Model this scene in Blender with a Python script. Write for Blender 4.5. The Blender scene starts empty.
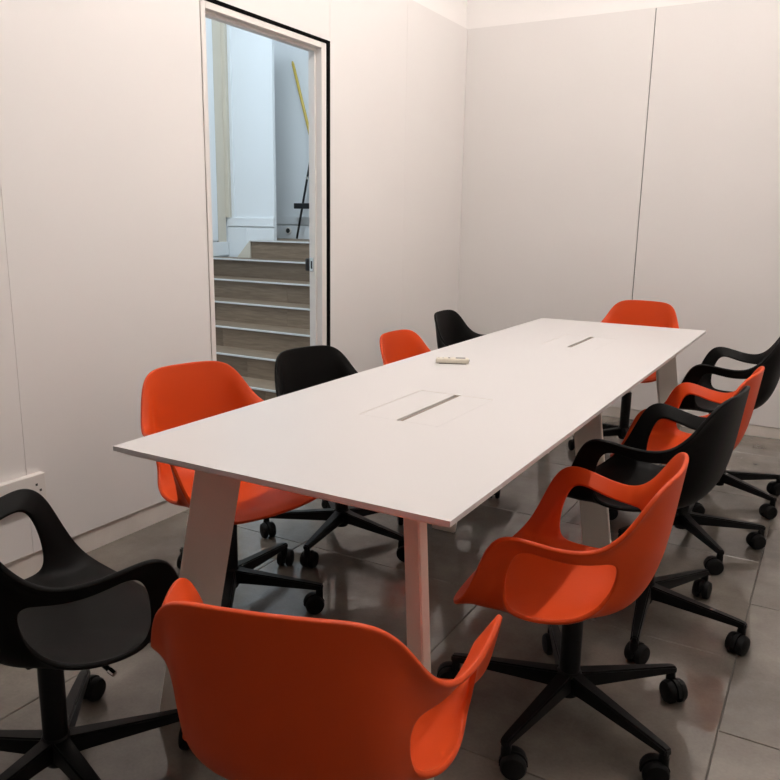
import bpy, bmesh, math, random
from mathutils import Matrix, Vector
random.seed(7)
scene = bpy.context.scene
C = scene.collection

# ------------------------------------------------------------------ camera
CAM_H = 1.26
F_PX = 773.0
def _d(px, py):
    return Vector((px - 390.0, py - 390.0, F_PX)).normalized()
_Y = _d(844, 228)                      # vanishing direction of the table's long side
_X = -_d(-995, 198)                    # vanishing direction of the table's short side
_X = (_X - _Y * _X.dot(_Y)).normalized()
_Z = _X.cross(_Y)
_R = Matrix((_X, _Y, _Z))
cam_data = bpy.data.cameras.new('camera')
cam_data.sensor_width = 36.0
cam_data.lens = F_PX / 780.0 * 36.0
cam_data.clip_start = 0.02
cam = bpy.data.objects.new('camera', cam_data)
C.objects.link(cam)
cam.matrix_world = Matrix.Translation((0, 0, CAM_H)) @ (_R @ Matrix.Diagonal((1, -1, -1))).to_4x4()
scene.camera = cam

# ------------------------------------------------------------------ world, exposure
world = bpy.data.worlds.new('world'); scene.world = world
world.use_nodes = True
world.node_tree.nodes['Background'].inputs[0].default_value = (0.75, 0.8, 0.9, 1)
world.node_tree.nodes['Background'].inputs[1].default_value = 0.03
vs = scene.view_settings
vs.view_transform = 'Standard'; vs.look = 'None'; vs.exposure = 0.0; vs.gamma = 1.0
vs.use_curve_mapping = False

# daylight coming through the skylight of the stairwell
ld = bpy.data.lights.new('stairwell_daylight', 'AREA')
ld.shape = 'RECTANGLE'; ld.size = 0.9; ld.size_y = 0.9; ld.energy = 100; ld.color = (0.77, 0.90, 1.0)
lo = bpy.data.objects.new('stairwell_daylight', ld); C.objects.link(lo)
lo.location = (-3.12, 3.3, 4.66)

LAMP_STRENGTH = 72.0
LAMP_COLOR = (1.0, 0.935, 0.89)

# ------------------------------------------------------------------ materials
MATS = {}
def mat(name, color, rough=0.5, metal=0.0, spec=0.5, noise=None, bump=None, coat=0.0):
    m = bpy.data.materials.new(name); m.use_nodes = True
    nt = m.node_tree; b = nt.nodes['Principled BSDF']
    b.inputs['Base Color'].default_value = (*color, 1)
    b.inputs['Roughness'].default_value = rough
    b.inputs['Metallic'].default_value = metal
    b.inputs['Specular IOR Level'].default_value = spec
    b.inputs['Coat Weight'].default_value = coat
    tc = nt.nodes.new('ShaderNodeTexCoord')
    if noise:                                  # (scale, amount)
        n = nt.nodes.new('ShaderNodeTexNoise'); n.inputs['Scale'].default_value = noise[0]
        n.inputs['Detail'].default_value = 4
        nt.links.new(tc.outputs['Object'], n.inputs['Vector'])
        mx = nt.nodes.new('ShaderNodeMix'); mx.data_type = 'RGBA'
        mx.inputs[6].default_value = (*[c * (1 - noise[1]) for c in color], 1)
        mx.inputs[7].default_value = (*[min(1, c * (1 + noise[1])) for c in color], 1)
        nt.links.new(n.outputs['Fac'], mx.inputs[0])
        nt.links.new(mx.outputs[2], b.inputs['Base Color'])
    if bump:                                   # (scale, strength, distance)
        n2 = nt.nodes.new('ShaderNodeTexNoise'); n2.inputs['Scale'].default_value = bump[0]
        n2.inputs['Detail'].default_value = 3
        nt.links.new(tc.outputs['Object'], n2.inputs['Vector'])
        bp = nt.nodes.new('ShaderNodeBump'); bp.inputs['Strength'].default_value = bump[1]
        bp.inputs['Distance'].default_value = bump[2]
        nt.links.new(n2.outputs['Fac'], bp.inputs['Height'])
        nt.links.new(bp.outputs['Normal'], b.inputs['Normal'])
    MATS[name] = m
    return m

mat('wall_paint', (0.80, 0.772, 0.75), 0.62, noise=(3.0, 0.012), bump=(260, 0.05, 0.001))
mat('wall_upper', (0.90, 0.872, 0.85), 0.62, noise=(3.0, 0.012))
mat('wall_back', (0.15, 0.145, 0.14), 0.7, noise=(2.0, 0.03))
mat('skirting_paint', (0.72, 0.665, 0.61), 0.5, noise=(9.0, 0.16))
mat('ceiling_paint', (0.42, 0.41, 0.40), 0.8, noise=(2.0, 0.01))
mat('frame_paint', (0.80, 0.76, 0.72), 0.35, noise=(5, 0.01))
mat('black_gap', (0.002, 0.0018, 0.0018), 0.8, 0.0, 0.05, noise=(20, 0.2))
mat('laminate', (0.68, 0.655, 0.645), 0.38, noise=(3, 0.008))
mat('laminate_edge', (0.86, 0.79, 0.73), 0.5, noise=(30, 0.03))
mat('leg_paint', (0.84, 0.775, 0.69), 0.45, noise=(300, 0.05))
mat('slot_brush', (0.30, 0.25, 0.21), 0.8, noise=(400, 0.25))
mat('orange_plastic', (0.62, 0.060, 0.006), 0.48, 0.0, 0.25, noise=(500, 0.03), bump=(900, 0.08, 0.0006))
mat('black_plastic', (0.0040, 0.0037, 0.0034), 0.5, 0.0, 0.11, noise=(500, 0.1), bump=(900, 0.08, 0.0006))
mat('base_plastic', (0.004, 0.004, 0.004), 0.42, 0.0, 0.2, noise=(300, 0.1))
mat('wheel_rubber', (0.004, 0.004, 0.004), 0.6, 0.0, 0.2, noise=(200, 0.1))
mat('chrome', (0.75, 0.74, 0.72), 0.18, metal=1.0, noise=(40, 0.02))
mat('lift_metal', (0.55, 0.48, 0.36), 0.3, metal=1.0, noise=(40, 0.03))
mat('grout', (0.11, 0.10, 0.088), 0.8, noise=(60, 0.2))
mat('stair_white', (0.80, 0.82, 0.83), 0.55, noise=(4, 0.015))
mat('stair_cream', (0.66, 0.60, 0.50), 0.5, noise=(6, 0.03))
mat('nosing_metal', (0.66, 0.66, 0.65), 0.35, noise=(50, 0.03))
mat('yellow_handle', (0.52, 0.38, 0.07), 0.4, noise=(30, 0.1))
mat('black_handle', (0.015, 0.016, 0.018), 0.4, noise=(30, 0.1))
mat('remote_cream', (0.72, 0.66, 0.55), 0.4, noise=(60, 0.03))
mat('remote_grey', (0.22, 0.21, 0.20), 0.5, noise=(60, 0.05))
mat('socket_white', (0.78, 0.74, 0.70), 0.4, noise=(30, 0.01))
mat('socket_dark', (0.02, 0.02, 0.02), 0.6, noise=(30, 0.1))

def wood(name, c1, c2):
    m = mat(name, c1, 0.5)
    nt = m.node_tree; b = nt.nodes['Principled BSDF']
    tc = [n for n in nt.nodes if n.type == 'TEX_COORD'][0]
    mp = nt.nodes.new('ShaderNodeMapping'); mp.inputs['Scale'].default_value = (1.2, 14, 14)
    n = nt.nodes.new('ShaderNodeTexNoise'); n.inputs['Scale'].default_value = 5; n.inputs['Detail'].default_value = 6
    n.inputs['Distortion'].default_value = 0.6
    oi = nt.nodes.new('ShaderNodeObjectInfo')
    ad = nt.nodes.new('ShaderNodeVectorMath'); ad.operation = 'ADD'
    cb = nt.nodes.new('ShaderNodeCombineXYZ')
    ml = nt.nodes.new('ShaderNodeMath'); ml.operation = 'MULTIPLY'; ml.inputs[1].default_value = 30
    nt.links.new(oi.outputs['Random'], ml.inputs[0]); nt.links.new(ml.outputs[0], cb.inputs[0])
    nt.links.new(tc.outputs['Object'], mp.inputs['Vector']); nt.links.new(mp.outputs[0], ad.inputs[0])
    nt.links.new(cb.outputs[0], ad.inputs[1]); nt.links.new(ad.outputs[0], n.inputs['Vector'])
    r = nt.nodes.new('ShaderNodeValToRGB')
    r.color_ramp.elements[0].color = (*c1, 1); r.color_ramp.elements[1].color = (*c2, 1)
    r.color_ramp.elements[0].position = 0.3; r.color_ramp.elements[1].position = 0.75
    nt.links.new(n.outputs['Fac'], r.inputs[0])
    hs = nt.nodes.new('ShaderNodeHueSaturation')
    mr = nt.nodes.new('ShaderNodeMapRange'); mr.inputs[3].default_value = 0.75; mr.inputs[4].default_value = 1.25
    nt.links.new(oi.outputs['Random'], mr.inputs[0]); nt.links.new(mr.outputs[0], hs.inputs['Value'])
    nt.links.new(r.outputs[0], hs.inputs['Color']); nt.links.new(hs.outputs[0], b.inputs['Base Color'])
    return m
wood('stair_wood', (0.15, 0.105, 0.07), (0.24, 0.175, 0.12))

def tile_material():
    m = mat('floor_tile', (0.3, 0.28, 0.26), 0.2, 0.0, 0.75)
    nt = m.node_tree; b = nt.nodes['Principled BSDF']; L = nt.links.new
    tc = [n for n in nt.nodes if n.type == 'TEX_COORD'][0]
    ge = nt.nodes.new('ShaderNodeNewGeometry')
    oi = nt.nodes.new('ShaderNodeObjectInfo')
    n1 = nt.nodes.new('ShaderNodeTexNoise'); n1.inputs['Scale'].default_value = 2.6; n1.inputs['Detail'].default_value = 6
    n1.inputs['Roughness'].default_value = 0.62
    L(ge.outputs['Position'], n1.inputs['Vector'])
    r1 = nt.nodes.new('ShaderNodeValToRGB')
    r1.color_ramp.elements[0].position = 0.32; r1.color_ramp.elements[0].color = (0.140, 0.123, 0.104, 1)
    r1.color_ramp.elements[1].position = 0.70; r1.color_ramp.elements[1].color = (0.285, 0.255, 0.218, 1)
    L(n1.outputs['Fac'], r1.inputs[0])
    hs = nt.nodes.new('ShaderNodeHueSaturation')
    mr = nt.nodes.new('ShaderNodeMapRange'); mr.inputs[3].default_value = 0.86; mr.inputs[4].default_value = 1.1
    L(oi.outputs['Random'], mr.inputs[0]); L(mr.outputs[0], hs.inputs['Value'])
    # fine grit
    n2 = nt.nodes.new('ShaderNodeTexNoise'); n2.inputs['Scale'].default_value = 120; n2.inputs['Detail'].default_value = 3
    L(ge.outputs['Position'], n2.inputs['Vector'])
    mx = nt.nodes.new('ShaderNodeMix'); mx.data_type = 'RGBA'; mx.blend_type = 'MULTIPLY'
    mx.inputs[0].default_value = 0.25
    L(r1.outputs[0], mx.inputs[6]); L(n2.outputs['Fac'], mx.inputs[7])
    L(mx.outputs[2], hs.inputs['Color']); L(hs.outputs[0], b.inputs['Base Color'])
    # patchy wax: some areas glossy, others worn matt, with sharp ragged borders
    n3 = nt.nodes.new('ShaderNodeTexNoise'); n3.inputs['Scale'].default_value = 4.2; n3.inputs['Detail'].default_value = 7
    n3.inputs['Roughness'].default_value = 0.6; n3.inputs['Distortion'].default_value = 0.8
    L(ge.outputs['Position'], n3.inputs['Vector'])
    r3 = nt.nodes.new('ShaderNodeValToRGB')
    r3.color_ramp.elements[0].position = 0.46; r3.color_ramp.elements[0].color = (0.035, 0.035, 0.035, 1)
    r3.color_ramp.elements[1].position = 0.55; r3.color_ramp.elements[1].color = (0.22, 0.22, 0.22, 1)
    L(n3.outputs['Fac'], r3.inputs[0]); L(r3.outputs[0], b.inputs['Roughness'])
    n4 = nt.nodes.new('ShaderNodeTexNoise'); n4.inputs['Scale'].default_value = 22; n4.inputs['Detail'].default_value = 4
    L(ge.outputs['Position'], n4.inputs['Vector'])
    bp = nt.nodes.new('ShaderNodeBump'); bp.inputs['Strength'].default_value = 0.10; bp.inputs['Distance'].default_value = 0.004
    L(n4.outputs['Fac'], bp.inputs['Height']); L(bp.outputs['Normal'], b.inputs['Normal'])
tile_material()

def emit(name, color, strength):
    m = bpy.data.materials.new(name); m.use_nodes = True
    b = m.node_tree.nodes['Principled BSDF']
    b.inputs['Base Color'].default_value = (0.9, 0.9, 0.9, 1)
    b.inputs['Emission Color'].default_value = (*color, 1)
    b.inputs['Emission Strength'].default_value = strength
    MATS[name] = m
emit('lamp_glass', LAMP_COLOR, LAMP_STRENGTH)

def glass(name):
    m = bpy.data.materials.new(name); m.use_nodes = True
    b = m.node_tree.nodes['Principled BSDF']
    b.inputs['Transmission Weight'].default_value = 1.0
    b.inputs['Roughness'].default_value = 0.02; b.inputs['IOR'].default_value = 1.45
    MATS[name] = m
glass('window_glass')

# ------------------------------------------------------------------ helpers
def link(name, me, parent=None, m=None, smooth=False):
    o = bpy.data.objects.new(name, me); C.objects.link(o)
    if m and not me.materials: me.materials.append(MATS[m])
    if parent is not None: o.parent = parent
    if smooth:
        for p in me.polygons: p.use_smooth = True
    return o
def from_bm(name, bm, m, parent=None, smooth=False):
    bmesh.ops.recalc_face_normals(bm, faces=bm.faces)
    me = bpy.data.meshes.new(name); bm.to_mesh(me); bm.free()
    return link(name, me, parent, m, smooth)
def add_box(bm, lo, hi, bevel=0.0, segs=2):
    vs_ = [bm.verts.new((x, y, z)) for z in (lo[2], hi[2]) for y in (lo[1], hi[1]) for x in (lo[0], hi[0])]
    idx = [(0, 2, 3, 1), (4, 5, 7, 6), (0, 1, 5, 4), (2, 6, 7, 3), (0, 4, 6, 2), (1, 3, 7, 5)]
    fs = [bm.faces.new([vs_[i] for i in q]) for q in idx]
    if bevel:
        es = list({e for f in fs for e in f.edges})
        bmesh.ops.bevel(bm, geom=es, offset=bevel, segments=segs, affect='EDGES', profile=0.5)
def box(name, lo, hi, m, parent=None, bevel=0.0, segs=2):
    bm = bmesh.new(); add_box(bm, lo, hi, bevel, segs)
    return from_bm(name, bm, m, parent)
def frame_of(d):
    d = d.normalized()
    a = Vector((0, 0, 1)) if abs(d.z) < 0.9 else Vector((1, 0, 0))
    u = d.cross(a).normalized(); v = d.cross(u).normalized()
    return u, v
def add_tube(bm, pts, radii, n=12, caps=True):
    pts = [Vector(p) for p in pts]
    rings = []
    for i, p in enumerate(pts):
        d = (pts[min(i + 1, len(pts) - 1)] - pts[max(i - 1, 0)])
        u, v = frame_of(d)
        r = radii[i] if isinstance(radii, (list, tuple)) else radii
        rings.append([bm.verts.new(p + (u * math.cos(2 * math.pi * k / n) + v * math.sin(2 * math.pi * k / n)) * r) for k in range(n)])
    for a, b in zip(rings, rings[1:]):
        for k in range(n):
            bm.faces.new((a[k], a[(k + 1) % n], b[(k + 1) % n], b[k]))
    if caps:
        bm.faces.new(list(reversed(rings[0]))); bm.faces.new(rings[-1])
def add_lathe(bm, prof, n=20, center=(0, 0, 0), axis='z'):
    rings = []
    for r, z in prof:
        ring = []
        for k in range(n):
            a = 2 * math.pi * k / n
            if axis == 'z': p = (center[0] + r * math.cos(a), center[1] + r * math.sin(a), center[2] + z)
            else: p = (center[0] + z, center[1] + r * math.cos(a), center[2] + r * math.sin(a))
            ring.append(bm.verts.new(p))
        rings.append(ring)
    for a, b in zip(rings, rings[1:]):
        for k in range(n):
            bm.faces.new((a[k], a[(k + 1) % n], b[(k + 1) % n], b[k]))
    bm.faces.new(list(reversed(rings[0]))); bm.faces.new(rings[-1])
def add_prism(bm, quad_lo, quad_hi):
    a = [bm.verts.new(p) for p in quad_lo]; b = [bm.verts.new(p) for p in quad_hi]
    n = len(a)
    bm.faces.new(list(reversed(a))); bm.faces.new(b)
    for k in range(n): bm.faces.new((a[k], a[(k + 1) % n], b[(k + 1) % n], b[k]))
def bake(o):
    dg = bpy.context.evaluated_depsgraph_get()
    me = bpy.data.meshes.new_from_object(o.evaluated_get(dg))
    old = o.data; o.modifiers.clear(); o.data = me
    bpy.data.meshes.remove(old)
def auto_smooth(me, ang=40):
    for p in me.polygons: p.use_smooth = True
    bm = bmesh.new(); bm.from_mesh(me)
    for e in bm.edges:
        if len(e.link_faces) == 2 and e.calc_face_angle(0) > math.radians(ang): e.smooth = False
    bm.to_mesh(me); bm.free()
def thing(name, label, cat, loc=(0, 0, 0), rz=0.0, group=None):
    o = bpy.data.objects.new(name, None); C.objects.link(o)
    o.empty_display_size = 0.1
    o.location = loc; o.rotation_euler = (0, 0, rz)
    o['label'] = label; o['category'] = cat
    if group: o['group'] = group
    return o
def structure(o, label=None):
    o['kind'] = 'structure'
    if label: o['label'] = label
    return o
def copy_tree(o, parent=None):
    c = o.copy(); C.objects.link(c)
    if parent is not None: c.parent = parent
    for ch in list(o.children): copy_tree(ch, c)
    return c

# ------------------------------------------------------------------ room shell
XL, XR, YB, YF = -2.353, 0.55, 5.10, -2.00
ZP, ZC = 2.525, 3.60                   # top of the wall panels, ceiling
OPEN0, OPEN1, OPENZ = 2.565, 3.388, 2.092   # door opening
# floor slab (grout) and big square tiles
floor = structure(box('floor', (XL - 0.06, YF, -0.10), (XR, YB + 0.05, -0.004), 'grout'), 'worn grey polished tile floor with dark joints')
TS = 0.785; J = 0.0026
tile_meshes = {}
def tile(x0, x1, y0, y1):
    w, l = round(x1 - x0, 4), round(y1 - y0, 4)
    if (w, l) not in tile_meshes:
        bm = bmesh.new(); add_box(bm, (0, 0, -0.016), (w, l, 0.0), 0.0016, 1)
        bmesh.ops.recalc_face_normals(bm, faces=bm.faces)
        me = bpy.data.meshes.new('floor_tile'); bm.to_mesh(me); bm.free(); me.materials.append(MATS['floor_tile'])
        tile_meshes[(w, l)] = me
    o = link('floor_tile', tile_meshes[(w, l)], floor); o.location = (x0, y0, 0)
cols = [(-0.125 - 0.795 * k, 0.0) for k in range(0, 4)] + [(-0.125 + 0.795, 0.5), (-0.125, 0.5)]
xs = [-0.125 + 0.795 * k for k in range(-3, 4)]
for k in range(len(xs) - 1):
    x0, x1 = max(xs[k], XL - 0.02), min(xs[k + 1], XR)
    if x1 - x0 < 0.03: continue
    off = 1.94 if xs[k] >= -0.13 else 3.11
    y = off - TS * 9
    while y < YB:
        a, b = max(y, YF), min(y + TS, YB)
        if b - a > 0.03: tile(x0 + J / 2, x1 - J / 2, a + J / 2, b - J / 2)
        y += TS

structure(box('ceiling', (XL - 0.06, YF, ZC), (XR, YB + 0.05, ZC + 0.08), 'ceiling_paint'), 'grey painted ceiling')
# left wall: backing with a doorway, panels standing proud of it
bm = bmesh.new()
xa, xb = -2.425, XL - 0.02
add_box(bm, (xa, YF, 0), (xb, OPEN0 - 0.03, ZC)); add_box(bm, (xa, OPEN1 + 0.03, 0), (xb, YB + 0.05, ZC))
add_box(bm, (xa, OPEN0 - 0.03, OPENZ + 0.02), (xb, OPEN1 + 0.03, ZC))
wl = structure(from_bm('wall_left', bm, 'wall_upper'), 'white panelled wall with an open doorway to the stairs')
G = 0.0004
PZ0 = 0.088
def lpanel(y0, y1, z0, z1): box('wall_panel', (xb, y0 + G, z0), (XL, y1 - G, z1), 'wall_paint', wl, 0.0007, 1)
lpanel(YF, 0.35, PZ0, ZP); lpanel(0.35, 1.593, PZ0, ZP); lpanel(1.593, OPEN0 - 0.036, PZ0, ZP)
lpanel(OPEN0 - 0.036, OPEN1 + 0.0715, OPENZ + 0.044, ZP)
lpanel(OPEN1 + 0.0715, 4.262, PZ0, ZP); lpanel(4.262, YB, PZ0, ZP)
# back wall
wb = structure(box('wall_back', (XL - 0.06, YB + 0.02, 0), (XR, YB + 0.10, ZC), 'wall_upper'), 'white panelled end wall behind the table')
GB = 0.0026
box('wall_panel', (XL, YB, 0.07), (-1.127 - GB, YB + 0.02, ZP), 'wall_paint', wb, 0.001, 1)
box('wall_panel', (-1.127 + GB, YB, 0.07), (0.10 - GB, YB + 0.02, ZP), 'wall_paint', wb, 0.001, 1)
box('wall_panel', (0.10 + GB, YB, 0.07), (XR, YB + 0.02, ZP), 'wall_paint', wb, 0.001, 1)
box('joint_shadow_strip', (-1.127 - GB, YB + 0.012, 0.07), (-1.127 + GB, YB + 0.02, ZP), 'socket_dark', wb)
structure(box('wall_right', (XR, YF, 0), (XR + 0.08, YB + 0.05, ZC), 'wall_paint'), 'white side wall beside the right-hand chairs')
structure(box('wall_front', (XL - 0.06, YF - 0.08, 0), (XR + 0.08, YF, ZC), 'wall_back'), 'dark grey wall behind the viewer')
# skirtings
bm = bmesh.new(); add_box(bm, (xb, YF, 0), (xb + 0.010, OPEN0 - 0.07, PZ0 - 0.006)); add_box(bm, (xb, OPEN1 + 0.08, 0), (xb + 0.010, YB, PZ0 - 0.006))
structure(from_bm('baseboard_left', bm, 'skirting_paint'), 'recessed scuffed skirting under the left wall panels')
structure(box('baseboard_back', (XL, YB + 0.006, 0), (XR, YB + 0.02, 0.066), 'skirting_paint'), 'recessed skirting under the end wall panels')

# door frame
d1 = bpy.data.objects.new('door_1', None); C.objects.link(d1); d1.location = (XL, (OPEN0 + OPEN1) / 2, 0)
structure(d1, 'white door frame edged with a thin black gap')
def dpart(name, lo, hi, m, bevel=0.0):
    o = box(name, lo, hi, m, None, bevel); o.parent = d1; o.matrix_parent_inverse = Matrix.Translation(d1.location).inverted(); return o
x0, x1 = -2.428, XL - 0.002
dpart('jamb', (x0, OPEN0 - 0.027, 0), (x1, OPEN0, OPENZ + 0.028), 'frame_paint', 0.002)
dpart('jamb', (x0, OPEN1, 0), (x1, OPEN1 + 0.042, OPENZ + 0.028), 'frame_paint', 0.002)
dpart('head_jamb', (x0, OPEN0, OPENZ), (x1, OPEN1, OPENZ + 0.028), 'frame_paint', 0.002)
dpart('door_stop', (x0, OPEN1 - 0.012, 0), (x0 + 0.038, OPEN1, OPENZ), 'frame_paint', 0.001)
dpart('door_stop', (x0, OPEN0, OPENZ - 0.012), (x0 + 0.038, OPEN1 - 0.012, OPENZ), 'frame_paint', 0.001)
dpart('shadow_gap', (xb, OPEN0 - 0.036, 0), (XL - 0.010, OPEN0 - 0.027, OPENZ + 0.028), 'black_gap')
dpart('shadow_gap', (xb, OPEN1 + 0.042, 0), (XL + 0.001, OPEN1 + 0.0715, OPENZ + 0.044), 'black_gap')
dpart('shadow_gap', (xb, OPEN0 - 0.036, OPENZ + 0.028), (XL + 0.001, OPEN1 + 0.042, OPENZ + 0.044), 'black_gap')
sp = dpart('strike_plate', (-2.4265, OPEN1 - 0.0145, 0.99), (-2.402, OPEN1 - 0.012, 1.062), 'chrome', 0.001)
dpart('latch_hole', (-2.418, OPEN1 - 0.0152, 1.005), (-2.409, OPEN1 - 0.0144, 1.045), 'socket_dark')
dpart('latch_keep', (-2.452, OPEN1 - 0.020, 0.992), (-2.4285, OPEN1 + 0.004, 1.058), 'socket_dark', 0.006)
dpart('screw', (-2.402, OPEN1 - 0.002, 1.30), (-2.396, OPEN1, 1.306), 'chrome')

# ------------------------------------------------------------------ stairwell behind the doorway
SX = -4.83; SYN = 5.45; SYB = 6.10; SXP = -4.29; SZC = 4.6; PT = 0.03
sw = structure(box('wall_stair_front', (SX - 0.08, SYN, 0.6), (SXP, SYN + PT, 3.12), 'stair_white'), 'white pier wall beside the stair landing')
structure(box('wall_stair_niche', (SX - 0.08, SYB, 0.6), (-2.3, SYB + 0.08, SZC), 'stair_white'), 'white wall at the back of the stair landing')
bm = bmesh.new()
add_box(bm, (SX - 0.08, 1.2, 0), (SX, SYB, SZC))
structure(from_bm('wall_stair_left', bm, 'stair_white'), 'white panelled side wall of the stairwell')
structure(box('wall_stair_near', (SX - 0.08, 1.12, 0), (-2.425, 1.2, SZC), 'stair_white'), 'white wall at the foot of the stairwell')
bm = bmesh.new(); add_box(bm, (-2.425, YB + 0.10, 0), (-2.3, SYB, SZC)); add_box(bm, (-2.425, 1.12, ZC + 0.08), (-2.36, YB + 0.10, SZC))
structure(from_bm('wall_stair_right', bm, 'stair_white'), 'white wall on the right of the stairs')
KX0, KX1, KY0, KY1 = -3.64, -2.60, 2.78, 3.82
bm = bmesh.new()
add_box(bm, (SX - 0.08, 1.12, SZC), (KX0, SYB + 0.08, SZC + 0.1)); add_box(bm, (KX1, 1.12, SZC), (-2.3, SYB + 0.08, SZC + 0.1))
add_box(bm, (KX0, 1.12, SZC), (KX1, KY0, SZC + 0.1)); add_box(bm, (KX0, KY1, SZC), (KX1, SYB + 0.08, SZC + 0.1))
w1 = structure(box('window_1', (KX0, KY0, SZC + 0.085), (KX1, KY1, SZC + 0.095), 'window_glass'), 'skylight pane over the stairs')
structure(from_bm('ceiling_stair', bm, 'stair_white'), 'white ceiling over the stairs')
structure(box('floor_stair', (SX, 1.2, -0.1), (-2.425, 3.96, 0.0), 'stair_wood'), 'wooden floor at the foot of the stairs')

stairs = thing('staircase', 'grey-brown wooden stairs with pale nosings rising beyond the doorway', 'stairs', (-3.6, 3.93, 0))
def spart(name, lo, hi, m, bevel=0.0):
    o = box(name, lo, hi, m, None, bevel); o.parent = stairs; o.matrix_parent_inverse = Matrix.Translation(stairs.location).inverted(); return o
RIS, RUN, Y0, Z0 = 0.153, 0.235, 3.93, 0.157
left_ends = [SX, SX, SX, SX, SX, -4.735, -4.475]
for i in range(7):
    z = Z0 + RIS * i; y = Y0 + RUN * i; zb = z - RIS if i else 0.0
    xl = left_ends[i] + 0.002; xr = -2.44
    y_end = y + RUN + 0.02 if i < 6 else SYB - 0.002
    # two tread boards, riser of two or three boards
    cuts = [xl, -3.2 - 0.35 * ((i * 7) % 5) / 2.0, xr]
    if i in (1, 3): cuts = [xl, -4.25, -3.55, xr]
    if i == 2: cuts = [xl, -3.98, xr]
    for a, b in zip(cuts, cuts[1:]):
        spart('riser_board', (a + 0.0008, y + 0.012, zb - 0.03 if i else 0.001), (b - 0.0008, y + 0.03, z - 0.022), 'stair_wood')
    if i < 6:
        spart('tread_board', (xl, y + 0.006, z - 0.022), (xr, y_end, z), 'stair_wood')
    else:
        spart('landing_board', (xl, y + 0.006, z - 0.022), (xr, SYN - 0.002, z), 'stair_wood')
        spart('landing_board', (SXP + 0.002, SYN - 0.002, z - 0.022), (xr, SYN + PT + 0.002, z), 'stair_wood')
        spart('landing_board', (SX + 0.002, SYN + PT + 0.002, z - 0.022), (xr, y_end, z), 'stair_wood')
    spart('nosing', (xl, y - 0.006, z - 0.012), (xr, y + 0.006, z + 0.001), 'nosing_metal', 0.002)
# triangular white stringer cheeks where the treads stop short of the wall
for i in (5, 6):
    z = Z0 + RIS * i; y = Y0 + RUN * i; xe = left_ends[i]; ylim = SYN if i == 6 else Y0 + RUN * 6
    w_ = 0.17 if i == 5 else 0.15
    bm = bmesh.new()
    q = [(xe - w_ if i == 6 else SX + 0.002, z - RIS), (xe, z - RIS), (xe, z)]
    add_prism(bm, [(p[0], y + 0.0, p[1]) for p in q], [(p[0], ylim - 0.002, p[1]) for p in q])
    o = from_bm('stringer', bm, 'stair_cream'); o.parent = stairs; o.matrix_parent_inverse = Matrix.Translation(stairs.location).inverted()
ZL = Z0 + RIS * 6
# skirting and panel mouldings on the pier, casings on the side wall
def trim(name, lo, hi, m='stair_white', bevel=0.002, label=None):
    return structure(box(name, lo, hi, m, None, bevel), label)
trim('trim_1', (SX + 0.02, SYN - 0.018, ZL + 0.115), (SXP + 0.004, SYN, ZL + 0.19), label='upper skirting band on the stair pier')
trim('trim_2', (SX + 0.02, SYN - 0.012, ZL - 0.25), (SXP + 0.002, SYN, ZL + 0.105), label='lower skirting board on the stair pier')
trim('trim_3', (-4.60, SYN - 0.017, ZL - 0.20), (-4.585, SYN - 0.012, ZL + 0.10), label='upright moulding on the stair pier skirting')
trim('trim_4', (SX, SYB - 0.018, ZL + 0.135), (-2.45, SYB, ZL + 0.21), label='upper skirting band on the landing wall')
trim('trim_5', (SX, SYB - 0.012, ZL), (-2.45, SYB, ZL + 0.125), label='lower skirting board on the landing wall')
trim('trim_6', (SX + 0.006, SYN - 0.030, ZL + 0.19), (SX + 0.06, SYN, 3.10), m='stair_cream', label='slim cream upright beside the stair pier')
trim('trim_7', (SX + 0.085, SYN - 0.012, ZL + 0.19), (SX + 0.105, SYN, 3.10), label='slim white upright on the stair pier')
trim('trim_8', (SX, 5.315, 0.95), (SX + 0.018, SYN - 0.03, 3.10), m='stair_cream', label='cream upright casing on the stairwell side wall')
trim('trim_9', (SX, 5.08, 1.06), (SX + 0.03, 5.30, 3.10), label='white upright casing on the stairwell side wall')
trim('trim_10', (SX, 4.6, 0.93), (SX + 0.035, SYN - 0.02, 1.05), label='sloping skirting cap on the stairwell side wall')

def poleobj(name, label, cat, p0, p1, r, m):
    t = thing(name, label, cat, p0)
    bm = bmesh.new(); d = Vector(p1) - Vector(p0)
    add_tube(bm, [Vector((0, 0, 0)), d * 0.985, d], [r, r, r * 0.6], 12)
    from_bm('handle', bm, m, t, True)
    return t, d
br, d = poleobj('broom', 'yellow-handled broom leaning in the corner of the stair landing', 'broom', (-3.86, 5.72, ZL + 0.10), (-4.52, 6.04, 2.655), 0.0135, 'yellow_handle')
bm = bmesh.new(); add_box(bm, (-0.14, -0.03, -0.03), (0.14, 0.03, 0.02), 0.008); from_bm('head', bm, 'black_handle', br)
bm = bmesh.new()
for k in range(14):
    x = -0.13 + 0.02 * k
    add_prism(bm, [(x - 0.011, -0.034, -0.098), (x + 0.011, -0.034, -0.098), (x + 0.011, 0.034, -0.098), (x - 0.011, 0.034, -0.098)],
              [(x - 0.007, -0.022, -0.03), (x + 0.007, -0.022, -0.03), (x + 0.007, 0.022, -0.03), (x - 0.007, 0.022, -0.03)])
from_bm('bristles', bm, 'black_handle', br)
sq, d = poleobj('floor_squeegee', 'thin black pole with a black crossbar leaning on the stair landing', 'squeegee', (-4.43, 5.96, ZL + 0.006), (-4.29, 6.07, 2.05), 0.0105, 'black_handle')
u = d.normalized() * 0.30
bm = bmesh.new(); add_box(bm, (u.x - 0.075, u.y - 0.035, u.z - 0.022), (u.x + 0.17, u.y - 0.004, u.z + 0.028), 0.005); from_bm('crossbar', bm, 'black_handle', sq)
bm = bmesh.new(); v2 = d.normalized() * 0.56
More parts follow.
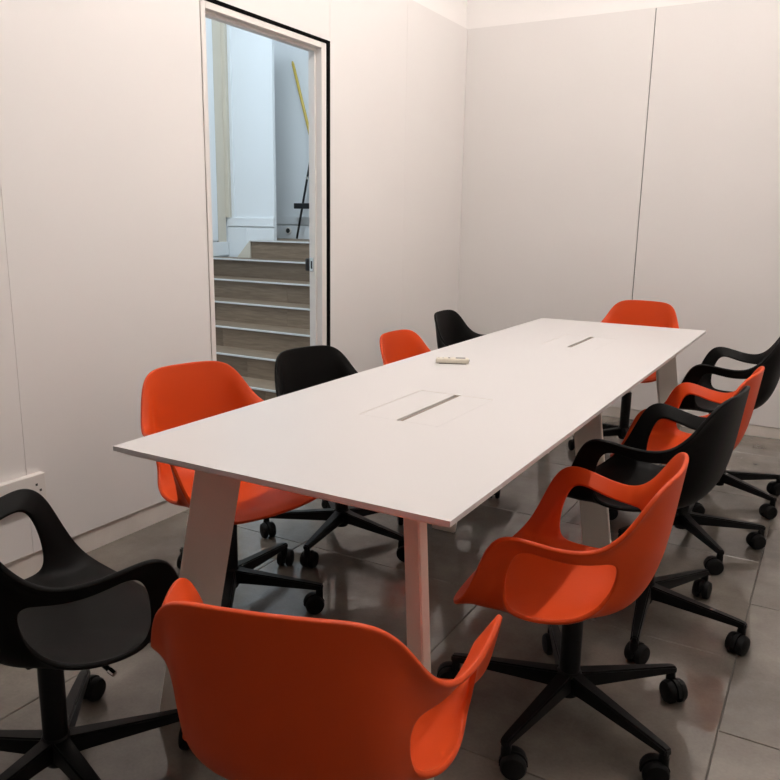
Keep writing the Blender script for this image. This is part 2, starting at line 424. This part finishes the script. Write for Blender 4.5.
add_tube(bm, [v2 - d.normalized() * 0.012, v2 + d.normalized() * 0.012], 0.014, 12); add_box(bm, (v2.x, v2.y - 0.008, v2.z - 0.006), (v2.x + 0.05, v2.y + 0.002, v2.z + 0.006), 0.002)
from_bm('clip', bm, 'chrome', sq)
so = thing('wall_socket', 'small round dark socket with white rim on the landing skirting', 'socket', (-4.245 - 0.16, SYN + 0.30, ZL))
so.location = (-4.58 + 0.02, 6.086, ZL + 0.075)
so.location.x = -4.62
bm = bmesh.new(); add_lathe(bm, [(0.034, 0.0), (0.034, 0.008), (0.03, 0.011), (0.024, 0.011)], 20)
bmesh.ops.rotate(bm, verts=bm.verts, cent=(0, 0, 0), matrix=Matrix.Rotation(math.radians(90), 3, 'X')); from_bm('rim', bm, 'socket_white', so, True)
bm = bmesh.new(); add_lathe(bm, [(0.023, 0.0), (0.023, 0.0125)], 16)
bmesh.ops.rotate(bm, verts=bm.verts, cent=(0, 0, 0), matrix=Matrix.Rotation(math.radians(90), 3, 'X')); from_bm('insert', bm, 'socket_dark', so)

# ------------------------------------------------------------------ ceiling tube lamps over the table (above the picture)
LZ = ZC - 0.10
names = ['slim white ceiling tube lamp over the near end of the table', 'slim white ceiling tube lamp over the middle of the table', 'slim white ceiling tube lamp over the far end of the table']
for (lx, y0, y1), lb in zip(((-0.72, 0.85, 1.95), (-0.72, 2.05, 3.15), (-0.72, 3.25, 4.35)), names):
    t = thing('tube_lamp', lb, 'lamp', (lx, (y0 + y1) / 2, LZ), 0, 'tube lamps over the table')
    hl = (y1 - y0) / 2
    bm = bmesh.new(); add_tube(bm, [(0, -hl, 0), (0, hl, 0)], 0.035, 20); from_bm('tube', bm, 'lamp_glass', t)
    bm = bmesh.new(); add_box(bm, (-0.03, -hl - 0.03, 0.045), (0.03, hl + 0.03, 0.098), 0.004)
    for s_ in (-1, 1): add_box(bm, (-0.034, s_ * (hl + 0.015) - 0.014, -0.036), (0.034, s_ * (hl + 0.015) + 0.014, 0.05), 0.004)
    from_bm('fitting', bm, 'frame_paint', t)

# ------------------------------------------------------------------ conference table
TX0, TX1, TY0, TY1, TZ = -1.407, -0.543, 1.176, 4.182, 0.74
tc_ = ((TX0 + TX1) / 2, (TY0 + TY1) / 2)
table = thing('conference_table', 'long white meeting table with slim edge and splayed flat legs', 'table', (tc_[0], tc_[1], 0))
HX0, HX1 = -1.092, -0.850
HOLES = [(1.745, 2.115), (3.243, 3.613)]
def P(x, y, z): return Vector((x - tc_[0], y - tc_[1], z))
bm = bmesh.new()
xs_ = [TX0, HX0, HX1, TX1]; ys_ = [TY0, HOLES[0][0], HOLES[0][1], HOLES[1][0], HOLES[1][1], TY1]
def ishole(i, j): return i == 1 and j in (1, 3)
def chamf(x, y, z):      # bottom face is drawn in by the bevelled underside
    if z < TZ - 0.015:
        k = 0.028
        x = min(max(x, TX0 + k), TX1 - k); y = min(max(y, TY0 + k), TY1 - k)
    return P(x, y, z)
V = {}
def gv(i, j, l):
    if (i, j, l) not in V:
        V[(i, j, l)] = bm.verts.new(chamf(xs_[i], ys_[j], (TZ, TZ - 0.011, TZ - 0.026)[l]))
    return V[(i, j, l)]
for i in range(3):
    for j in range(5):
        if ishole(i, j):
            for (a, b) in (((i, j), (i + 1, j)), ((i + 1, j), (i + 1, j + 1)), ((i + 1, j + 1), (i, j + 1)), ((i, j + 1), (i, j))):
                bm.faces.new((gv(*a, 0), gv(*b, 0), gv(*b, 2), gv(*a, 2)))
            continue
        bm.faces.new((gv(i, j, 0), gv(i + 1, j, 0), gv(i + 1, j + 1, 0), gv(i, j + 1, 0)))
        bm.faces.new((gv(i, j, 2), gv(i, j + 1, 2), gv(i + 1, j + 1, 2), gv(i + 1, j, 2)))
border = [(i, 0) for i in range(3)] + [(3, j) for j in range(5)] + [(i, 5) for i in range(3, 0, -1)] + [(0, j) for j in range(5, 0, -1)]
for a, b in zip(border, border[1:] + border[:1]):
    for l in (0, 1):
        bm.faces.new((gv(*a, l), gv(*b, l), gv(*b, l + 1), gv(*a, l + 1)))
top = from_bm('tabletop', bm, 'laminate', table)
top.data.materials.append(MATS['laminate_edge'])
for p in top.data.polygons:
    if abs(p.normal.z) < 0.9 and min(top.data.vertices[v].co.z for v in p.vertices) < TZ - 0.02: p.material_index = 1
for (y0, y1) in HOLES:
    g = 0.0012; sx0, sx1 = -0.976, -0.956; sy0, sy1 = y0 - 0.003 + 0.003, y1
    for (a, b) in ((HX0, sx0 - 0.0), (sx1 + 0.0, HX1)):
        bm = bmesh.new(); p0 = P(a + g, y0 + g, TZ - 0.02); p1 = P(b - (g if b == HX1 else 0), y1 - g, TZ - 0.0002)
        if a != HX0: p0.x = P(a, 0, 0).x
        add_box(bm, p0, p1, 0.0006, 1); from_bm('cable_lid', bm, 'laminate', table)
    bm = bmesh.new(); add_box(bm, P(sx0 + 0.001, y0 + 0.004, TZ - 0.02), P(sx1 - 0.001, y1 - 0.004, TZ - 0.006)); from_bm('slot_brush', bm, 'slot_brush', table)
    bm = bmesh.new(); add_box(bm, P(HX0, y0, TZ - 0.085), P(HX1, y1, TZ - 0.027), 0.004); from_bm('cable_box', bm, 'leg_paint', table)

def board_leg(outer_t, outer_b, wdir, width, thick):
    w = Vector((wdir[0], wdir[1], 0)).normalized(); n = Vector((-w.y, w.x, 0))
    bm = bmesh.new()
    def quad(o, z): 
        o = Vector((o[0], o[1], z)); return [o + n * thick / 2, o + w * width + n * thick / 2, o + w * width - n * thick / 2, o - n * thick / 2]
    lo = [P(*v) for v in quad(outer_b, 0.0)]; hi = [P(*v) for v in quad(outer_t, TZ - 0.030)]
    add_prism(bm, lo, hi)
    bmesh.ops.recalc_face_normals(bm, faces=bm.faces)
    bmesh.ops.bevel(bm, geom=list(bm.edges), offset=0.003, segments=2, affect='EDGES')
    from_bm('leg', bm, 'leg_paint', table)
    bm = bmesh.new()      # fixing plate
    c = Vector((outer_t[0], outer_t[1], 0)) + w * width / 2
    c1 = [c + w * (width / 2 + 0.03) + n * 0.035, c + w * (width / 2 + 0.03) - n * 0.035, c - w * (width / 2 + 0.02) - n * 0.035, c - w * (width / 2 + 0.02) + n * 0.035]
    add_prism(bm, [P(v.x, v.y, TZ - 0.0345) for v in c1], [P(v.x, v.y, TZ - 0.0262) for v in c1]); from_bm('fixing_plate', bm, 'laminate_edge', table)
ix, iy, sp_, wd = 0.129, 0.140, 0.088, 0.112
for sx in (-1, 1):
    ex = TX0 if sx < 0 else TX1
    for sy in (-1, 1):
        ey = TY0 if sy < 0 else TY1
        t = (ex - sx * ix, ey - sy * iy); b = (t[0] + sx * sp_, t[1] + sy * sp_)
        board_leg(t, b, (-sx, -sy), wd, 0.020)
    t = (ex - sx * 0.160, 2.75); b = (t[0] + sx * 0.106, 2.75); board_leg(t, b, (-sx, 0), 0.105, 0.020)

# remote control on the table
rm = thing('remote_control', 'slim cream remote control lying on the white table', 'remote control', (-1.215, 2.60, TZ + 0.0004), math.radians(25))
bm = bmesh.new(); add_box(bm, (-0.062, -0.021, 0.002), (0.062, 0.021, 0.020), 0.006, 3); rb = from_bm('body', bm, 'remote_cream', rm, False); auto_smooth(rb.data, 50)
bm = bmesh.new(); add_box(bm, (-0.050, -0.016, 0.0), (0.052, 0.016, 0.0035)); from_bm('battery_cover', bm, 'remote_grey', rm)
bm = bmesh.new(); add_box(bm, (0.012, -0.013, 0.0198), (0.048, 0.013, 0.0206)); from_bm('display', bm, 'remote_grey', rm)
for k, (x, y) in enumerate(((-0.012, -0.006), (-0.012, 0.008), (-0.034, -0.006), (-0.034, 0.008), (-0.05, 0.0))):
    bm = bmesh.new(); add_lathe(bm, [(0.004, 0.0195), (0.004, 0.0215), (0.003, 0.022)], 10, (x, y, 0)); from_bm('button', bm, 'remote_grey' if k == 0 else 'socket_white', rm)
bm = bmesh.new(); add_lathe(bm, [(0.004, 0.061), (0.004, 0.0635)], 10, (0, 0, 0.012), 'x'); from_bm('emitter', bm, 'socket_dark', rm)

# double wall socket low on the left wall
ws = thing('wall_socket', 'white double wall socket low on the left wall', 'socket', (XL, 1.512, 0.285))
bm = bmesh.new(); add_box(bm, (0, -0.13, -0.005), (0.028, 0.134, 0.094), 0.003); from_bm('plate', bm, 'socket_white', ws)
for y in (-0.065, 0.02):
    bm = bmesh.new(); add_lathe(bm, [(0.026, 0.0282), (0.026, 0.0295), (0.021, 0.0296), (0.020, 0.0288)], 20, (0, y, 0.042), 'x'); cup = from_bm('outlet', bm, 'socket_white', ws)
for z in (0.055, 0.032):
    bm = bmesh.new(); add_box(bm, (0.0275, 0.093 + 0.014 * (z < 0.05), z), (0.029, 0.101 + 0.014 * (z < 0.05), z + 0.008)); from_bm('screw', bm, 'socket_dark', ws)

# ------------------------------------------------------------------ armchair on castors
def shell_mesh():
    # stations from the back centre round the right side to the front centre:
    # rim, upper wall, lower wall, seat edge, mid seat, seat centre
    S = [
        [(0, -.226, .822), (0, -.210, .700), (0, -.194, .575), (0, -.156, .482), (0, -.080, .452), (0, -.038, .450)],
        [(.082, -.222, .822), (.080, -.206, .700), (.080, -.189, .575), (.076, -.150, .482), (.045, -.077, .452), (.018, -.035, .450)],
        [(.144, -.205, .816), (.136, -.190, .695), (.132, -.172, .570), (.126, -.132, .482), (.08, -.067, .452), (.032, -.029, .450)],
        [(.183, -.176, .775), (.161, -.165, .680), (.158, -.148, .560), (.157, -.106, .482), (.10, -.052, .453), (.04, -.022, .450)],
        [(.210, -.140, .706), (.174, -.133, .632), (.172, -.115, .540), (.178, -.077, .480), (.112, -.038, .453), (.045, -.012, .450)],
        [(.237, -.092, .667), (.204, -.088, .626), (.202, -.076, .497), (.198, -.046, .473), (.118, -.022, .453), (.048, -.003, .450)],
        [(.263, -.030, .667), (.230, -.028, .628), (.224, -.022, .480), (.212, -.010, .467), (.121, -.002, .453), (.049, .008, .450)],
        [(.282, .037, .681), (.245, .026, .642), (.236, .033, .476), (.218, .030, .465), (.121, .022, .453), (.049, .020, .450)],
        [(.290, .096, .692), (.252, .068, .650), (.238, .080, .478), (.217, .070, .464), (.119, .047, .453), (.048, .032, .450)],
        [(.286, .141, .662), (.252, .102, .622), (.237, .114, .494), (.213, .103, .463), (.114, .070, .453), (.045, .042, .450)],
        [(.273, .170, .584), (.247, .131, .560), (.231, .139, .492), (.205, .133, .461), (.104, .088, .453), (.04, .050, .450)],
        [(.256, .203, .504), (.238, .168, .500), (.218, .164, .470), (.190, .157, .457), (.09, .102, .452), (.032, .056, .450)],
        [(.226, .243, .460), (.216, .209, .466), (.192, .193, .458), (.156, .177, .455), (.065, .114, .452), (.022, .061, .450)],
        [(.165, .270, .440), (.148, .243, .450), (.128, .218, .453), (.095, .190, .453), (.038, .120, .452), (.012, .064, .450)],
        [(0, .279, .433), (0, .251, .446), (0, .226, .451), (0, .196, .452), (0, .124, .452), (0, .065, .450)],
    ]
    # one more ring just under the rim; at the shoulders it is drawn in, so the rim flares out like a lip
    lip = {2: (.137, -.197, .775), 3: (.162, -.170, .742), 4: (.181, -.137, .690), 5: (.213, -.090, .646)}
    for i, st in enumerate(S):
        r, u = st[0], st[1]
        st.insert(1, lip.get(i, tuple(a * .55 + b * .45 for a, b in zip(r, u))))
    full = S + [[(-x, y, z) for (x, y, z) in st] for st in reversed(S[1:-1])]
    n = len(full); NS = len(S)
    bm = bmesh.new()
    vv = [[bm.verts.new(p) for p in st] for st in full]
    hole = set()
    for i in range(4, 9): hole.add(i); hole.add(n - 1 - i)
    for i in range(n):
        k = (i + 1) % n
        for j in range(6):
            if j == 2 and i in hole: continue
            bm.faces.new((vv[i][j], vv[k][j], vv[k][j + 1], vv[i][j + 1]))
    bm.faces.new([vv[i][6] for i in range(n)])
    bmesh.ops.recalc_face_normals(bm, faces=bm.faces)
    if sum(f.normal.z for f in bm.faces) < 0: bmesh.ops.reverse_faces(bm, faces=bm.faces)
    me = bpy.data.meshes.new('seat_shell'); bm.to_mesh(me); bm.free()
    for p in me.polygons: p.use_smooth = True
    o = bpy.data.objects.new('tmp_shell', me); C.objects.link(o)
    m1 = o.modifiers.new('s', 'SUBSURF'); m1.levels = m1.render_levels = 2
    m2 = o.modifiers.new('t', 'SOLIDIFY'); m2.thickness = 0.011; m2.offset = -1; m2.use_even_offset = False
    m3 = o.modifiers.new('b', 'BEVEL'); m3.width = 0.0035; m3.segments = 2; m3.limit_method = 'ANGLE'; m3.angle_limit = math.radians(50)
    m4 = o.modifiers.new('s2', 'SUBSURF'); m4.levels = m4.render_levels = 1
    bake(o)
    res = o.data; bpy.data.objects.remove(o)
    for p in res.polygons: p.use_smooth = True
    return res
SHELL = shell_mesh()
SHELLS = {}
for nm in ('orange_plastic', 'black_plastic'):
    me = SHELL.copy(); me.name = 'seat_shell_' + nm; me.materials.clear(); me.materials.append(MATS[nm]); SHELLS[nm] = me

def leg_mesh():
    bm = bmesh.new()
    # tapering arm, local +x outward
    st = [(0.015, 0.024, 0.078, 0.125), (0.06, 0.022, 0.080, 0.120), (0.30, 0.014, 0.078, 0.098), (0.318, 0.012, 0.076, 0.094)]
    rings = []
    for x, hw, z0, z1 in st:
        rings.append([bm.verts.new((x, s * w, z)) for (s, w, z) in ((-1, hw, z0), (1, hw, z0), (1, hw * 0.82, z1), (-1, hw * 0.82, z1))])
    for a, b in zip(rings, rings[1:]):
        for k in range(4): bm.faces.new((a[k], a[(k + 1) % 4], b[(k + 1) % 4], b[k]))
    bm.faces.new(list(reversed(rings[0]))); bm.faces.new(rings[-1])
    bmesh.ops.recalc_face_normals(bm, faces=bm.faces)
    bmesh.ops.bevel(bm, geom=list(bm.edges), offset=0.004, segments=2, affect='EDGES')
    add_tube(bm, [(0.306, 0, 0.040), (0.306, 0, 0.080)], 0.012, 12)
    bmesh.ops.recalc_face_normals(bm, faces=bm.faces)
    me = bpy.data.meshes.new('base_leg'); bm.to_mesh(me); bm.free(); me.materials.append(MATS['base_plastic']); auto_smooth(me, 40)
    return me
def castor_mesh():
    bm = bmesh.new()   # origin at the stem on the leg end; wheels roll along local x, trailing
    for s in (-1, 1):
        c = (0, 0, 0)
        prof = [(0.008, 0.0045), (0.026, 0.0055), (0.031, 0.009), (0.031, 0.020), (0.027, 0.0260), (0.012, 0.0290)]
        rings = []
        for r, w in prof:
            rings.append([bm.verts.new((-0.018 + r * math.cos(a), s * w, 0.031 + r * math.sin(a))) for a in [2 * math.pi * k / 20 for k in range(20)]])
        for a, b in zip(rings, rings[1:]):
            for k in range(20): bm.faces.new((a[k], a[(k + 1) % 20], b[(k + 1) % 20], b[k]))
        bm.faces.new(rings[0]); bm.faces.new(list(reversed(rings[-1])))
    # hood between and over the wheels
    prof = []
    for k in range(9):
        a = math.radians(-15 + 25 * k); prof.append((-0.018 + 0.034 * math.cos(a), 0.031 + 0.034 * math.sin(a)))
    lo = [(x, -0.006, z) for x, z in prof]; hi = [(x, 0.006, z) for x, z in prof]
    add_prism(bm, lo, hi)
    add_tube(bm, [(0, 0, 0.038), (0, 0, 0.070)], 0.0125, 12)
    bmesh.ops.recalc_face_normals(bm, faces=bm.faces)
    me = bpy.data.meshes.new('castor'); bm.to_mesh(me); bm.free(); me.materials.append(MATS['wheel_rubber']); auto_smooth(me, 40)
    return me
LEG, CASTOR = leg_mesh(), castor_mesh()
def lathe_mesh(name, prof, m, n=24):
    bm = bmesh.new(); add_lathe(bm, prof, n); bmesh.ops.recalc_face_normals(bm, faces=bm.faces)
    me = bpy.data.meshes.new(name); bm.to_mesh(me); bm.free(); me.materials.append(MATS[m]); auto_smooth(me, 35); return me
HUB = lathe_mesh('hub', [(0.020, 0.055), (0.026, 0.058), (0.030, 0.070), (0.034, 0.085), (0.034, 0.118), (0.028, 0.128)], 'base_plastic')
SLEEVE = lathe_mesh('lift_sleeve', [(0.027, 0.10), (0.027, 0.325), (0.024, 0.330)], 'base_plastic')
LIFT = lathe_mesh('gas_lift', [(0.014, 0.32), (0.014, 0.425)], 'lift_metal')
bm = bmesh.new(); add_box(bm, (-0.055, -0.07, 0.412), (0.055, 0.07, 0.4405), 0.006)
bmesh.ops.recalc_face_normals(bm, faces=bm.faces)
MECH = bpy.data.meshes.new('mechanism'); bm.to_mesh(MECH); bm.free(); MECH.materials.append(MATS['base_plastic'])
bm = bmesh.new(); add_tube(bm, [(0.045, 0.03, 0.428), (0.12, 0.045, 0.420), (0.165, 0.055, 0.405)], 0.0055, 10)
bmesh.ops.recalc_face_normals(bm, faces=bm.faces)
LEVER = bpy.data.meshes.new('lever'); bm.to_mesh(LEVER); bm.free(); LEVER.materials.append(MATS['base_plastic'])
bm = bmesh.new(); add_tube(bm, [(0.162, 0.0543, 0.406), (0.176, 0.0575, 0.4013)], 0.0068, 10)
bmesh.ops.recalc_face_normals(bm, faces=bm.faces)
TIP = bpy.data.meshes.new('lever_tip'); bm.to_mesh(TIP); bm.free(); TIP.materials.append(MATS['chrome'])

def armchair(color, label, x, y, facing, lift, base_deg, castors, group):
    """facing: angle (deg) the seat looks at, 0 = +x, 90 = +y; lift: how far the gas lift is set from its full height."""
    t = thing('armchair', label, 'chair', (x, y, 0), math.radians(facing - 90), group)
    for nm, me in (('seat_shell', SHELLS[color]), ('mechanism', MECH), ('lever', LEVER), ('gas_lift', LIFT)):
        o = link(nm, me, t); o.location.z = lift
        if nm == 'lever': link('lever_tip', TIP, o)
    link('lift_sleeve', SLEEVE, t); link('hub', HUB, t)
    for k in range(5):
        lg = link('base_leg', LEG, t); lg.rotation_euler = (0, 0, math.radians(base_deg - facing + 90 + 72 * k))
        cs = link('castor', CASTOR, lg); cs.location = (0.306, 0, 0); cs.rotation_euler = (0, 0, math.radians(castors[k % len(castors)]))
    return t

GL, GR = 'armchairs along the left side of the table', 'armchairs along the right side of the table'
OR, BK = 'orange_plastic', 'black_plastic'
CH = [
 (OR, 'orange armchair nearest the viewer, its back turned, at the near end of the table', -0.668, 0.940, 108, -.065, 37, (40, 100, 200, 300, 10), 'armchairs at the table ends'),
 (BK, 'black armchair at the left edge of the picture, pulled away from the table', -1.392, 0.958, 78, -.075, 58, (60, 150, 250, 20, 110), GL),
 (OR, 'orange armchair behind the near left corner of the table', -1.635, 1.812, -14, -.038, 20, (30, 200, 120, 280, 60), GL),
 (BK, 'black armchair in front of the doorway, between two orange ones', -1.615, 2.455, -14, -.066, -9, (200, 60, 140, 300, 0), GL),
 (OR, 'small-looking orange armchair beyond the remote control on the left side', -1.575, 3.175, -2, -.075, 12, (100, 220, 10, 60, 300), GL),
 (BK, 'black armchair farthest along the left side, near the room corner', -1.73, 4.03, 3, -.065, 40, (0, 120, 240, 60, 180), GL),
 (OR, 'orange armchair at the far end of the table against the end wall', -0.958, 4.40, 266, .01, 10, (20, 140, 260, 80, 200), 'armchairs at the table ends'),
 (OR, 'orange armchair nearest on the right side, its open arm towards the viewer', -0.482, 1.812, 183, -.10, 44, (90, 10, 200, 300, 50), GR),
 (BK, 'black armchair right behind the near orange one on the right side', -0.422, 2.44, 174, -.028, 61, (20, 130, 230, 330, 80), GR),
 (OR, 'orange armchair wedged between two black ones on the right side', -0.432, 3.169, 177, -.083, 18, (20, 130, 230, 330, 80), GR),
 (BK, 'black armchair farthest along the right side, cut by the picture edge', -0.375, 3.83, 180, -.01, 36, (20, 130, 230, 330, 80), GR),
]
for a in CH: armchair(*a)
